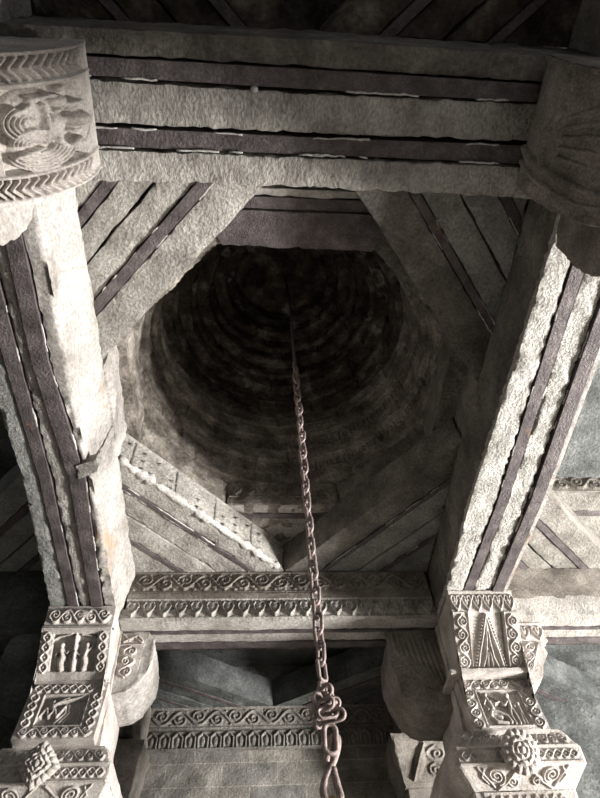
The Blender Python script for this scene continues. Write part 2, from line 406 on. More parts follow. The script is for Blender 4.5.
strip('stone_strip', QB, M['beam'], [(x, a + .012, b) for x, a, b in zip(xs, c5, c6)], ZB - .006, ZT, 'x', amp=.013)
bm = bmesh.new(); bmesh.ops.create_icosphere(bm, subdivisions=2, radius=.018, matrix=Matrix.Translation((-.03, .435, ZB - .004)))
link('stone_lump', bm, M['pale'], QB)
stone('bearing_stone', box(-1.6, 2.1, .3, .80, ZT, ZL), M['rough'], QB, .15)
mortar(QB, [((xs[i], cc[i], ZB - .004), (xs[i + 1], cc[i + 1], ZB - .004)) for cc in (c2, c4, c5) for i in range(4)], r=.0065, keep=.08)

# --- front beam with carved frieze
FB = thing('stone_beam', (.25, 4.7, ZB), 'far stone beam with a carved scroll and heart frieze above two thin iron bars', 'beam', 'main ceiling beams')
def front_beam(par, x0, x1, frz=True, mat='pale'):
    stone('stone_strip', box(x0, x1, 4.385, 4.55, ZB, ZB + .10 if frz else ZB + .2), M[mat], par, .05, .008)
    stone('iron_bar', box(x0, x1, 4.552, 4.585, ZB - .012, ZB + .15), M['iron'], par, .06, .003)
    stone('stone_strip', box(x0, x1, 4.59, 4.715, ZB, ZB + .2), M[mat], par, .05, .008)
    stone('iron_bar', box(x0, x1, 4.72, 4.80, ZB - .012, ZB + .15), M['iron'], par, .06, .003)
    stone('stone_strip', box(x0, x1, 4.81, 5.0, ZB + .10, ZB + .2), M['soot'], par, .06, .008)  # coloured black, painting in the dark behind the second bar
    stone('beam_core', box(x0, x1, 4.43, 5.0, ZB + .2, ZT), M['frieze'], par, .08, .008)
front_beam(FB, -1.09, 1.58)
r = Relief(2.62, .29, .0065)
r.rect(0, 0, 2.62, .018, .012); r.rect(0, .225, 2.62, .29, .008); r.rect(0, .212, 2.62, .222, .012)
r.vine(.05, .11, 2.57, .11, .068, 15, .010, .024); r.vine(.14, .11, 2.5, .11, .05, 22, .006, .018)
for i in range(60): r.blob(.03 + i * .0436, .032 if i % 2 else .188, .015, .012, .018)
carve('carved_frieze', r, quad((-1.06, 4.425, ZT - .01), (1.57, 4.425, ZT - .01), (-1.06, 4.40, 3.20), (1.57, 4.40, 3.20)), M['frieze'], FB)['label'] = 'dark scrollwork frieze'
r = Relief(2.62, .19, .0055)
for i in range(20):
    x = .066 + i * .131
    r.blob(x, .085, .040, .062, .030); r.stroke([(x, .175), (x - .035, .125), (x - .048, .075), (x - .032, .035), (x, .055), (x + .032, .035), (x + .048, .075), (x + .035, .125), (x, .175)], .009, .034)
    r.blob(x + .066, .05, .012, .05, .02)
r.rect(0, 0, 2.62, .012, .03)
def cyma(u, v):
    x = -1.06 + 2.63 * u; return Vector((x, 4.42 - .045 * v ** 1.6, 3.20 - .195 * v))
carve('heart_moulding', r, cyma, M['rough'], FB)['label'] = 'row of carved hearts'
stone('bearing_stone', box(-1.0, 1.6, 4.75, 5.0, ZT, ZL), M['rough'], FB, .15)

# --- the same beam line carried into the right and left bays
FR_ = thing('stone_beam', (3.4, 4.7, ZB), 'plain lit stone beam running off behind the right pillar at the right edge', 'beam', 'side bay beams')
front_beam(FR_, 2.12, 4.9, False, 'beam')
stone('plain_face', box(2.12, 4.9, 4.385, 4.44, ZB + .17, ZT), M['frieze'], FR_, .05, .012)
FL_ = thing('stone_beam', (-3.2, 4.7, ZB), 'dark stone beam in the shadowed left bay behind the left pillar', 'beam', 'side bay beams')
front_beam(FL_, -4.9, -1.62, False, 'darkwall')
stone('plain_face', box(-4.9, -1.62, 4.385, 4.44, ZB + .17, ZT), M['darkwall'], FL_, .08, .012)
# side beams carried on into the bay beyond and the bay behind
for (x0, x1, y0, y1, lab) in ((-1.58, -1.1, 5.0, 6.85, 'dark stone beam beyond the left pillar, meeting the far wall'), (1.58, 2.06, 5.0, 6.85, 'dark stone beam beyond the right pillar, meeting the far wall'),
                              (-1.58, -1.1, -3.5, .24, 'stone beam at the top left corner behind the chevron bracket'), (1.58, 2.06, -3.5, .24, 'dark stone beam at the top right corner behind the shadowed bracket')):
    t = thing('stone_beam', ((x0 + x1) / 2, (y0 + y1) / 2, ZB), lab, 'beam', 'side bay beams')
    mt = M['rough'] if y0 < 0 else M['frieze']
    for a, b in ((0, .17), (.25, .33), (.41, .48)): stone('stone_strip', box(x0 + a, x0 + b - .004, y0, y1, ZB, ZT), mt, t, .1, .01)
    for a in (.17, .33): stone('iron_bar', box(x0 + a, x0 + a + .078, y0, y1, ZB - .01, ZT - .05), M['iron'], t, .12, .003)

# ================================================================== CORNER STONES
def corner(label, cx, cy, sx, sy, a, b, bars, mats, group='corner stones laid diagonally', z0=ZT, z1=ZL, groove=.52, cell=.05, amp=.011, iron='iron'):
    """triangular lid over a corner of the bay: strips parallel to the diagonal, iron bars between"""
    t = thing('corner_stone', (cx + sx * a * .4, cy + sy * b * .4, z0), label, 'corner stone', group)
    def P(s, k): return (cx + sx * a * s, cy) if k == 0 else (cx, cy + sy * b * s)
    def st(name, t0, t1, mat, dz=0., am=amp, ce=cell, zt=z1):
        poly = [P(t0, 0), P(t1, 0), P(t1, 1), P(t0, 1)] if t0 > .001 else [(cx, cy), P(t1, 0), P(t1, 1)]
        return stone(name, prism(poly, z0 - dz, zt), mat, t, ce, am, 1.6)
    g = .006
    (o0, o1), (i0, i1) = bars
    st('stone_strip', 0, o0 - g, mats[0]); st('iron_bar', o0, o1, M[iron], .008, .002)
    st('stone_strip', o1 + g, groove - g, mats[1], .004); st('stone_strip', groove + g, i0 - g, mats[2], -.004)
    st('iron_bar', i0, i1, M[iron], .008, .002)
    st('stone_strip', i1 + g, 1.0, mats[3], 0)
    if z0 == ZT and group.startswith('corner stones laid'):
        mortar(t, [((*P(q, 0), z0 - .004), (*P(q, 1), z0 - .004)) for q in (o0, o1, i0, i1)], r=.006, keep=.1)
    return t, P
r0 = M['rough']
corner('rough pale corner stone at upper left, between the top beam and left beam', -1.075, .86, 1, 1, 1.23, 1.38, ((.27, .335), (.685, .76)), (M['beam'], r0, r0, r0), groove=.50)
corner('shadowed greenish corner stone at upper right, between the top beam and right beam', 1.60, .86, -1, 1, 1.16, 1.48, ((.2, .26), (.67, .725)), (M['green'], M['green'], M['green'], M['shadetone']), groove=.46)  # innermost strip coloured darker, as unlit stone
tBL, P = corner('lit corner stone at lower left with small blocks carved on its upright face', -1.07, 4.43, 1, -1, 1.345, 1.36, ((.31, .35), (.785, .825)), (r0, r0, r0, r0), groove=.56)
# upright carved face of the lower-left corner stone
r = Relief(1.88, .31, .0085)
for i in range(13):
    x = .08 + i * .145
    if i % 3 == 0: r.groove([(x + .06, .02), (x + .06, .29)], .014, .035)
    for q in range(3):
        if random.random() < .45: continue
        yy = .06 + .09 * q; r.groove([(x - .02, yy), (x + .02 + .02 * (q % 2), yy + .02)], .014, .032); r.blob(x + .03, yy + .03, .020, .026, .022)
r.groove([(0, .15), (1.88, .155)], .008, .012); r.rect(0, 0, 1.88, .015, .01)
ux = Vector((P(1.0, 1)[0], P(1.0, 1)[1], 0)); vx = Vector((P(1.0, 0)[0], P(1.0, 0)[1], 0)); nn = Vector((1, -1, 0)).normalized() * .012
def face_bl(u, v):
    q = ux * (1 - u) + vx * u + nn; q.z = ZL - .01 - .30 * v; return q
carve('carved_face', r, face_bl, M['rough'], tBL, .02)
# rough plaster bead along its lower edge
pts = []
for k in range(60):
    u = .02 + .94 * k / 59; q = ux * (1 - u) + vx * u + nn * .4; pts.append(Vector((q.x, q.y, ZT + .02 + .015 * noise.noise(Vector((k * .35, 0, 0))))))
bm = tube(pts, [max(.006, .030 + .055 * noise.noise(Vector((k * .45, 3, 0)))) for k in range(60)], 10, rj=.3)
link('plaster_bead', bm, M['plaster'], tBL)['label'] = 'ragged white plaster along the edge'
corner('dark blue-grey corner stone at lower right, between the far beam and right beam', 1.60, 4.43, -1, -1, 1.325, 1.56, ((.30, .34), (.72, .765)), (M['green'], M['green'], M['green'], M['shadetone']), groove=.5)  # innermost strip's shade is in its colour

# side bays (right, left, beyond and behind)
for (lab, cx, cy, sx, sy, a, b, mk) in (
    ('pale corner stone in the right bay, above the plain beam at the right edge', 2.14, 4.43, 1, -1, 1.33, 1.30, 'bay'),
    ('corner stone in the right bay, beside the upper end of the lit right beam', 2.12, .9, 1, 1, 1.33, 1.35, 'bay'),
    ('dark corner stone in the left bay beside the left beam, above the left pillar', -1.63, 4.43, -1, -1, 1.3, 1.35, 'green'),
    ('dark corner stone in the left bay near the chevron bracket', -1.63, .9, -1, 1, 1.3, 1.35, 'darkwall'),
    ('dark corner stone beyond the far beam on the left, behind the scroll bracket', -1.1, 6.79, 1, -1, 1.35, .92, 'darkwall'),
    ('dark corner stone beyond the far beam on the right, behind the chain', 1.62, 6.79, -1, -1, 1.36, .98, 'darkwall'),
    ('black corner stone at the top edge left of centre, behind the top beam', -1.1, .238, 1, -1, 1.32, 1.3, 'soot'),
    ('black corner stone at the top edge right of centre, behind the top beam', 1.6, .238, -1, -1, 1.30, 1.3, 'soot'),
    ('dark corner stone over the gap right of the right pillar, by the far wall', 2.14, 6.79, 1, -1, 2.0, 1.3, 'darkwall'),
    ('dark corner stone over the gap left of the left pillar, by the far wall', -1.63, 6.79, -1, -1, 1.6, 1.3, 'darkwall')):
    m = M[mk]; corner(lab, cx, cy, sx, sy, a, b, ((.30, .35), (.72, .78)), (m, m, m, m), 'corner stones of the side bays', cell=.08)
# ceiling stones of the right bay seen past the right beam
t = thing('ceiling_stone', (3.5, 3.9, ZL), 'ceiling stone with a dark carved edge in the right bay at the right edge', 'ceiling stone')
stone('stone_slab', box(2.2, 4.6, 3.72, 4.9, ZL, ZO - .1), M['bay'], t, .08, .012)
r = Relief(2.4, .2, .012); r.vine(.05, .1, 2.35, .1, .06, 14, .014, .02); r.rect(0, 0, 2.4, .015, .02)
carve('carved_frieze', r, quad((2.2, 3.71, ZL + .2), (4.6, 3.71, ZL + .2), (2.2, 3.71, ZL + .01), (4.6, 3.71, ZL + .01)), M['frieze'], t, .02)
stone('iron_bar', box(2.2, 4.6, 3.95, 4.02, ZL - .01, ZL + .1), M['iron'], t, .1, .003)

# ================================================================== OCTAGON LAYER
CX, CY, AP = .26, 2.68, 1.20
def octside(k, ap=AP, ext=.5):
    """plan quad of side k of the octagon (k*45 degrees), inner edge at apothem ap"""
    a = k * PI / 4; n = Vector((math.cos(a), math.sin(a))); t = Vector((-n.y, n.x)); h = ap * math.tan(PI / 8) ; h2 = (ap + ext) * math.tan(PI / 8)
    c = Vector((CX, CY)); return [tuple(c + n * ap - t * h), tuple(c + n * ap + t * h), tuple(c + n * (ap + ext) + t * h2), tuple(c + n * (ap + ext) - t * h2)]
OC = thing('octagon_course', (CX, CY, ZL), 'ring of eight stones that turns the square opening into an octagon under the dome', 'stone course')
mats = {0: 'shadetone', 1: 'shadetone', 2: 'ring', 3: 'ring', 4: 'ring', 5: 'ring', 6: 'frieze', 7: 'shadetone'}  # right-hand sides coloured darker, painting in their shade
for k in range(8):
    ap = AP if k % 2 == 0 else AP + .015
    if k == 6: continue
    stone('octagon_stone', prism(octside(k, ap), ZL + .002, ZO), M[mats[k]], OC, .035, .024, 1.3, freq=8.)
# rear slab in strips with bars, over the top beam
def at_y(y0, y1): return [(-.72, y0), (1.24, y0), (1.24, y1), (-.72, y1)]
h = AP * math.tan(PI / 8)
def rear_strip(name, y0, y1, mat, dz, amp=.012):
    x = lambda y: h + max(0, (CY - AP) - y) * .55
    return stone(name, prism([(CX - x(y0), y0), (CX + x(y0), y0), (CX + x(y1), y1), (CX - x(y1), y1)], ZL - dz, ZO), mat, OC, .05, amp, 1.6)
rear_strip('octagon_stone', 1.24, 1.485, M['iron'], .02)['label'] = 'wide purplish lintel stone'
rear_strip('iron_bar', 1.16, 1.235, M['iron'], 0, .003); rear_strip('octagon_stone', 1.10, 1.15, M['pale'], .01); rear_strip('octagon_stone', 1.0, 1.09, M['soot'], .005); rear_strip('octagon_stone', .70, .99, M['rough'], .0)
# front slab: carved lotus frieze facing the opening
stone('iron_bar', box(CX - .62, CX + .62, 4.0, 4.06, ZL - .012, ZL + .05), M['iron'], OC, .05, .003)
stone('octagon_stone', box(CX - .66, CX + .66, 4.07, 4.75, ZL, ZO), M['rough'], OC, .08, .012)
stone('octagon_stone', prism([(CX - .5, 3.90), (CX + .5, 3.90), (CX + .55, 3.995), (CX - .55, 3.995)], ZL, ZL + .1), M['pale'], OC, .04, .008)
stone('octagon_stone', prism([(CX - .5, 3.93), (CX + .5, 3.93), (CX + .7, 4.2), (CX - .7, 4.2)], ZL + .1, ZO), M['frieze'], OC, .05, .008)
r = Relief(.98, .2, .0065); r.rect(0, 0, .98, .02, .025); r.rect(0, .185, .98, .2, .01)
for i in range(8): r.heart(.065 + i * .122, .105, .105, .135, .014, .028)
r.stroke([(0, .035), (.98, .035)], .008, .02)
carve('carved_frieze', r, quad((CX - .49, 3.905, ZO - .02), (CX + .49, 3.905, ZO - .02), (CX - .49, 3.885, ZL + .09), (CX + .49, 3.885, ZL + .09)), M['ring'], OC, .04)

# ================================================================== DOME
DM = thing('corbelled_dome', (CX, CY, ZO), 'soot-darkened corbelled stone dome of stepped rings above the octagonal opening', 'dome')
def ring_bm(R0, R1, z0, z1, seed, orn=0, lean=0., nth=220, thick=.32):
    """one corbel course: inner face from radius R0 (bottom) to R0-lean (top), underside ledge out to R0+thick"""
    bm = bmesh.new(); nz = 7 if orn == 0 else 16; nth = nth if orn == 0 else 760
    prof = [(R0 + thick, z0, 0)] + [(R0 + .05, z0, 0), (R0 + .012, z0 + .004, 0)] + [(R0 - lean * (k / (nz - 1)), z0 + .012 + (z1 - z0 - .014) * k / (nz - 1), 1) for k in range(nz)] + [(R0 + thick, z1, 0)]
    cols = []
    for i in range(nth):
        a = 2 * PI * i / nth; c, s = math.cos(a), math.sin(a); col = []
        blk = math.floor(a / (2 * PI) * (9 + seed % 4) + seed * .37)
        jit = (noise.noise(Vector((blk * 1.7, seed * 3.1, .5)))) * .022
        ph = (a / (2 * PI) * (9 + seed % 4) + seed * .37) % 1
        joint = .02 if (ph < .012 * 1.5 or ph > 1 - .012 * 1.5) else 0
        for (R, z, f) in prof:
            d = fbm((c * R * 1.5, s * R * 1.5, z * 2 + seed), 5.0, 4) * .015 + jit * (1 if R < R0 + .1 else 0)
            rr = R + d * (1 if R < R0 + .1 else .2) + joint * f
            if orn and f:
                v = (z - z0) / (z1 - z0); q = (a * R0 / .17) % 1.0
                m = 0
                if .12 < v < .88:
                    arch = abs(math.hypot((q - .5) * 1.25, max(0, v - .5) * 1.1) - .36)
                    if arch < .05: m = 1
                    if abs(q - .5) < .045 and v < .72: m = 1
                    if v < .5 and abs(abs(q - .5) - .29) < .04: m = 1
                if v > .9: m = 1
                rr -= m * .010
            zz = z + (noise.noise(Vector((c * 3, s * 3, seed))) * .007 if R < R0 + .1 else 0)
            col.append(bm.verts.new((CX + rr * c, CY + rr * s, zz)))
        cols.append(col)
    for i in range(nth):
        A, B = cols[i], cols[(i + 1) % nth]; n = len(A)
        for k in range(n): bm.faces.new((A[k], B[k], B[(k + 1) % n], A[(k + 1) % n]))
    bmesh.ops.recalc_face_normals(bm, faces=bm.faces)
    for e in bm.edges:
        if len(e.link_faces) == 2 and e.calc_face_angle(0) > .6: e.smooth = False
    return bm
kz = [4.10, 4.28, 4.46, 4.65, 4.84, 5.02, 5.20, 5.38, 5.56, 5.74, 5.93, 6.12, 6.32, 6.52]
kr = [1.225, 1.20, 1.175, 1.14, 1.09, 1.03, .955, .86, .765, .665, .55, .42, .29, .26]
nr_ = 13
zs = [4.10 + 1.90 * (i / nr_) for i in range(nr_ + 1)]
for i in range(nr_):
    z0, z1 = zs[i], zs[i + 1]; R_ = float(np.interp(z0, kz, kr))
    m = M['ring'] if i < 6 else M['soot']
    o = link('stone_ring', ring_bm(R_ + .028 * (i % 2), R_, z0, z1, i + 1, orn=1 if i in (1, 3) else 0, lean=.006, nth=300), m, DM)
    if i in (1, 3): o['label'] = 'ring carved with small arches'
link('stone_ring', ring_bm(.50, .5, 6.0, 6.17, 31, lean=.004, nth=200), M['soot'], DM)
# lotus boss closing the dome
bm = bmesh.new(); n1, n2 = 40, 128; G2 = []; RK = .62; ZK = 6.16
for j in range(n1):
    rr = RK * j / (n1 - 1); row = []
    for i in range(n2):
        a = 2 * PI * i / n2; t = rr / RK
        z = ZK - .16 * max(0, 1 - t * 3.2) ** .7 - (.035 * abs(math.cos(a * 6)) ** .7 * math.sin((t - .32) / .3 * PI) if .32 < t < .62 else 0) - (.03 if .68 < t < .76 else 0) - (.03 if .86 < t < .92 else 0)
        row.append(bm.verts.new((CX + rr * math.cos(a), CY + rr * math.sin(a), z)))
    G2.append(row)
for j in range(n1 - 1):
    for i in range(n2): bm.faces.new((G2[j][i], G2[j][(i + 1) % n2], G2[j + 1][(i + 1) % n2], G2[j + 1][i]))
top = [bm.verts.new((CX + RK * math.cos(2 * PI * i / n2), CY + RK * math.sin(2 * PI * i / n2), ZK + .12)) for i in range(n2)]
for i in range(n2): bm.faces.new((G2[-1][i], G2[-1][(i + 1) % n2], top[(i + 1) % n2], top[i]))
bm.faces.new(top); bmesh.ops.remove_doubles(bm, verts=bm.verts, dist=1e-5); bmesh.ops.recalc_face_normals(bm, faces=bm.faces)
link('keystone', bm, M['soot'], DM)
# ================================================================== PILLARS
def extrude_profile(prof, width, cx, cy, d):
    """solid from a (u,z) profile swept across; d = outward direction '+x','-x','+y','-y'"""
    dx, dy = {'+x': (1, 0), '-x': (-1, 0), '+y': (0, 1), '-y': (0, -1)}[d]
    bm = bmesh.new(); A = []; B = []
    for u, z in prof:
        A.append(bm.verts.new((cx + dx * u - dy * width / 2, cy + dy * u + dx * width / 2, z)))
        B.append(bm.verts.new((cx + dx * u + dy * width / 2, cy + dy * u - dx * width / 2, z)))
    n = len(prof); bm.faces.new(A); bm.faces.new(B[::-1])
    for i in range(n): bm.faces.new((A[i], A[(i + 1) % n], B[(i + 1) % n], B[i]))
    bmesh.ops.triangulate(bm, faces=[f for f in bm.faces if len(f.verts) > 4])
    bmesh.ops.recalc_face_normals(bm, faces=bm.faces); return bm
def roll(L, z=ZB - .005):
    return [(.20, z), (L - .07, z), (L - .02, z - .06), (L, z - .18), (L, z - .33), (L - .03, z - .47), (L - .09, z - .60), (L - .17, z - .67), (L - .26, z - .70), (.20, z - .70)]
def rosette(kind, c, R, mat, parent, tilt=0., rot=0.):
    """stone flower boss standing off the capital, facing -Y"""
    bm = bmesh.new(); nr, na = 40, 128; G = []
    for j in range(nr):
        row = []
        for i in range(na):
            a = 2 * PI * i / na; t = j / (nr - 1)
            if kind == 'round': RR = R * (1 - .05 * abs(math.sin(a * 8))) * (1.04 - .04 * math.cos(2 * a))
            else: RR = R * 1.28 / (abs(math.cos(a)) ** 1.15 + abs(math.sin(a)) ** 1.15) ** .87 * (1 - .035 * abs(math.sin(a * 10)))
            r_ = RR * t
            h = .050 * (1 - t ** 3)
            if t < .17: h += .022 * math.sqrt(1 - (t / .17) ** 2)
            elif t < .40: h += .018 * math.sin((t - .17) / .23 * PI) * (.45 + .55 * abs(math.cos(a * 3)))
            elif t < .64: h += .018 * math.sin((t - .40) / .24 * PI) * (.35 + .65 * abs(math.cos(a * 4 + .4)))
            else: h += .020 * math.sin((t - .64) / .36 * PI * .8) * (.25 + .75 * abs(math.cos(a * 8)) ** .6)
            row.append(bm.verts.new((r_ * math.cos(a), -h - .02, r_ * math.sin(a))))
        G.append(row)
    for j in range(nr - 1):
        for i in range(na): bm.faces.new((G[j][i], G[j][(i + 1) % na], G[j + 1][(i + 1) % na], G[j + 1][i]))
    bk = [bm.verts.new((v.co.x * .72, .07, v.co.z * .72)) for v in G[-1]]
    for i in range(na): bm.faces.new((G[-1][i], G[-1][(i + 1) % na], bk[(i + 1) % na], bk[i]))
    bm.faces.new(bk); bmesh.ops.remove_doubles(bm, verts=bm.verts, dist=1e-5)
    bmesh.ops.recalc_face_normals(bm, faces=bm.faces)
    bm.transform(Matrix.Translation(c) @ Matrix.Rotation(tilt, 4, 'X') @ Matrix.Rotation(rot, 4, 'Y'))
    return link('rosette', bm, mat, parent)
def frustum(cx, cy, h0, z0, h1, z1):
    sq = lambda h: [(cx - h, cy - h), (cx + h, cy - h), (cx + h, cy + h), (cx - h, cy + h)]
    return prism(sq(h0), z0, z1, sq(h1))
def chamfer_frustum(cx, cy, h0, z0, h1, z1):
    def oc(h):
        c = h * .955; return [(cx - c, cy - h), (cx + c, cy - h), (cx + h, cy - c), (cx + h, cy + c), (cx + c, cy + h), (cx - c, cy + h), (cx - h, cy + c), (cx - h, cy - c)]
    return prism(oc(h0), z0, z1, oc(h1))
def pillar_base(name, cx, cy, label, mats, hb=.46, hs=.36, core=.27, tops=True):
    t = thing(name, (cx, cy, -1.6), label, 'pillar', 'four pillars around the opening')
    m = mats
    stone('shaft', chamfer_frustum(cx, cy, hs, -1.6, hs, 1.665), m, t, .16, .008)
    cap = stone('capital', chamfer_frustum(cx, cy, hs, 1.665, hb, 1.785), m, t, .05, .006)
    for (h0, z0, h1, z1) in ((hb, 1.785, hb + .004, 1.90), (hb, 1.90, hb - .06, 2.03)):
        stone('block', chamfer_frustum(cx, cy, h0, z0, h1, z1), m, cap, .05, .006)
    stone('neck', frustum(cx, cy, core + .02, 2.03, core, ZB - .005), m, t, .06, .01)
    return t, cap

# ---- front right pillar, the brightly lit one
PX, PY = 1.85, 4.75
T, cap = pillar_base('stone_pillar', PX, PY, 'lit carved pillar at lower right with a round flower boss on its capital', M['carved'])
LIP = 2.47
arm = stone('bracket', extrude_profile([(.2, 2.995), (.66, 2.995), (.63, 2.81), (.385, 2.455), (.385, 2.41), (.325, 2.405), (.395, 2.0), (.2, 2.0)], .52, PX, PY, '-y'), M['carved'], T, .04, .004)
arm['label'] = 'front bracket under the lit beam'
X0, X1 = PX - .265, PX + .265
yy = lambda u: PY - u
r = Relief(.53, .17, .0045); r.rect(0, 0, .53, .02, .014)
for i in range(6): r.heart(.045 + i * .088, .095, .082, .125, .0085, .02, 0)
carve('carved_band', r, quad((X0, yy(.715), 2.99), (X1, yy(.715), 2.99), (X0, yy(.685), 2.815), (X1, yy(.685), 2.815)), M['carved'], arm, .07)['label'] = 'band of carved hearts'
r = Relief(.53, .40, .0042)
r.rect(.125, .0, .405, .37, -.012); r.rect(0, .0, .125, .40, .010); r.rect(.405, 0, .53, .40, .010); r.rect(0, .375, .53, .40, .012)
for x0 in (.062, .468): r.vine(x0, .02, x0, .375, .036, 4, .008, .018, .010)
for xx in (.118, .412): r.stroke([(xx, 0), (xx, .38)], .006, .024)
r.groove([(.398, 0), (.398, .37)], .010, .02)
for g in (-1, 1):
    r.stroke([(.265, .02), (.265 + g * .035, .15), (.265 + g * .075, .27), (.265 + g * .10, .365)], .011, .030, -.012)
    for k in range(15):
        t_ = k / 14; r.blob(.265 + g * (.028 + .092 * t_), .05 + .31 * t_, .0085, .0095, .032, base=-.012)
    r.stroke([(.265, .06), (.265 + g * .012, .2), (.265 + g * .03, .30), (.265 + g * .062, .37)], .009, .026, -.012)
    r.stroke([(.265, .24), (.265 + g * .014, .31), (.265 + g * .02, .375)], .007, .022, -.012)
r.groove([(.265, .14), (.265, .37)], .006, .02)
carve('carved_panel', r, quad((X0, yy(.69), 2.815), (X1, yy(.69), 2.815), (X0, yy(.445), 2.455), (X1, yy(.445), 2.455)), M['carved'], arm, .075)['label'] = 'panel with a beaded hanging drape'
stone('ledge', box(PX - .34, PX + .29, PY - .50, PY - .1, 2.415, 2.455), M['carved'], arm, .03, .006)
r = Relief(.56, .43, .0042)
r.rect(0, 0, .56, .43, .014); r.rect(.115, .10, .45, .40, -.010)
r.vine(.03, .048, .53, .048, .030, 7, .008, .014, .014)
for x0 in (.056, .505): r.vine(x0, .09, x0, .42, .034, 4, .008, .015, .014)
r.stroke([(.115, .10), (.45, .10), (.45, .40), (.115, .40), (.115, .10)], .006, .006, .014)
b = -.010   # a seated musician and two standing figures
def S(P, rr, hh=.034): r.stroke(P, rr, hh, b)
r.blob(.178, .140, .020, .022, .040, base=b); r.blob(.172, .128, .023, .013, .036, base=b)
S([(.180, .170), (.192, .20), (.20, .245)], .019); S([(.165, .185), (.142, .225), (.165, .262)], .0085, .036); S([(.20, .19), (.232, .215), (.262, .205)], .0085, .038)
S([(.20, .150), (.245, .185), (.285, .215)], .0055, .036)
S([(.19, .268), (.235, .285), (.285, .315), (.30, .365)], .017, .034); S([(.185, .275), (.165, .32), (.20, .36), (.27, .372)], .015, .032); S([(.19, .30), (.24, .325)], .02, .03)
r.blob(.338, .150, .021, .024, .038, base=b); r.blob(.342, .136, .025, .014, .034, base=b)
S([(.338, .180), (.340, .215), (.336, .255)], .017); S([(.328, .20), (.300, .232), (.278, .222)], .008, .036); S([(.352, .20), (.372, .24)], .0075, .034)
S([(.330, .262), (.318, .315), (.330, .378)], .0115, .032); S([(.345, .262), (.358, .315), (.362, .378)], .0115, .032)
r.blob(.402, .215, .015, .017, .034, base=b); S([(.402, .238), (.403, .285)], .012, .03); S([(.397, .29), (.392, .378)], .0075, .028); S([(.408, .29), (.414, .378)], .0075, .028)
S([(.435, .12), (.437, .39)], .006, .02); S([(.13, .39), (.44, .39)], .010, .022)
carve('carved_panel', r, quad((PX - .28, yy(.385), 2.415), (PX + .28, yy(.385), 2.415), (PX - .28, yy(.465), 2.0), (PX + .28, yy(.465), 2.0)), M['carved'], arm, .085)['label'] = 'panel with two small figures'
def capital_carving(cap, cx, cy, hb, mat, seedk=0):
    c = .80
    r = Relief(hb * 1.8, .13, .005); r.vine(.02, .07, hb * 1.8 - .02, .07, .04, 11, .008, .014); r.rect(0, 0, 9, .012, .01)
    carve('carved_band', r, quad((cx - hb * .80, cy - hb + .062, 2.03), (cx + hb * .80, cy - hb + .062, 2.03), (cx - hb * .94, cy - hb - .003, 1.90), (cx + hb * .94, cy - hb - .003, 1.90)), mat, cap)
    w_ = hb * 1.88; r = Relief(w_, .115, .0045); r.rect(0, 0, 9, .012, .014); r.rect(0, .103, 9, .115, .014)
    r.guilloche(.02, .057, w_ - .02, .057, .026, 14, .007, .014)
    carve('carved_band', r, quad((cx - w_ / 2, cy - hb - .004, 1.90), (cx + w_ / 2, cy - hb - .004, 1.90), (cx - w_ / 2, cy - hb - .004, 1.785), (cx + w_ / 2, cy - hb - .004, 1.785)), mat, cap)
    r = Relief(w_, .20, .0045)
    for g in (-1, 1):
        r.spiral(w_ / 2 + g * .215, .085, .068, 2.1, .010, .018, a0=PI / 2, sg=g); r.spiral(w_ / 2 + g * .10, .13, .045, 1.5, .009, .016, a0=0, sg=-g)
        r.stroke([(w_ / 2 + g * .03, .02), (w_ / 2 + g * .15, .14), (w_ / 2 + g * .24, .19)], .010, .018); r.stroke([(w_ / 2 + g * .33, .02), (w_ / 2 + g * .26, .17)], .009, .014)
        r.stroke([(w_ / 2 + g * .29, .03), (w_ / 2 + g * .33, .09), (w_ / 2 + g * .30, .14)], .008, .014)
    carve('carved_panel', r, quad((cx - hb * .93, cy - hb - .002, 1.785), (cx + hb * .93, cy - hb - .002, 1.785), (cx - hb * .72, cy - hb + .098, 1.665), (cx + hb * .72, cy - hb + .098, 1.665)), mat, cap)
capital_carving(cap, PX, PY, .46, M['carved'])
r = Relief(.60, .10, .005); r.vine(.02, .05, .58, .05, .03, 9, .008, .012)
carve('carved_band', r, quad((PX - .29, PY - .365, 1.655), (PX + .29, PY - .365, 1.655), (PX - .29, PY - .365, 1.49), (PX + .29, PY - .365, 1.49)), M['carved'], T)
rosette('round', (PX - .03, PY - .53, 1.83), .135, M['carved'], cap, tilt=.22)
# side brackets under the far beams
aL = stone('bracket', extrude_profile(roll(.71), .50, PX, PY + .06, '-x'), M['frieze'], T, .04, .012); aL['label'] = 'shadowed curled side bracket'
r = Relief(.46, .66, .006)
for k in range(9): r.stroke([(.05 + .045 * k, .02 + .012 * k), (.05 + .05 * k, .22 + .03 * k), (.20 + .03 * k, .45 + .012 * k), (.46, .50 + .02 * k)], .012, .018)
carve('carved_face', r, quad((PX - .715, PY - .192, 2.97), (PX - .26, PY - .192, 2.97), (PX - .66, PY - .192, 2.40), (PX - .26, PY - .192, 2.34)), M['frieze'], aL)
aR = stone('bracket', extrude_profile([(.2, 2.995), (.66, 2.995), (.66, 2.83), (.60, 2.80), (.62, 2.72), (.54, 2.62), (.50, 2.52), (.38, 2.42), (.27, 2.36), (.2, 2.36)], .50, PX, PY, '+x'), M['carved'], T, .04, .005); aR['label'] = 'stepped side bracket with leaf carving'
r = Relief(.38, .16, .005); r.heart(.08, .09, .10, .12, .009, .018); r.heart(.20, .09, .10, .12, .009, .018); r.heart(.32, .09, .10, .12, .009, .018); r.rect(0, 0, .4, .016, .014)
carve('carved_band', r, quad((PX + .27, PY - .262, 2.99), (PX + .65, PY - .262, 2.99), (PX + .27, PY - .262, 2.83), (PX + .65, PY - .262, 2.83)), M['carved'], aR)
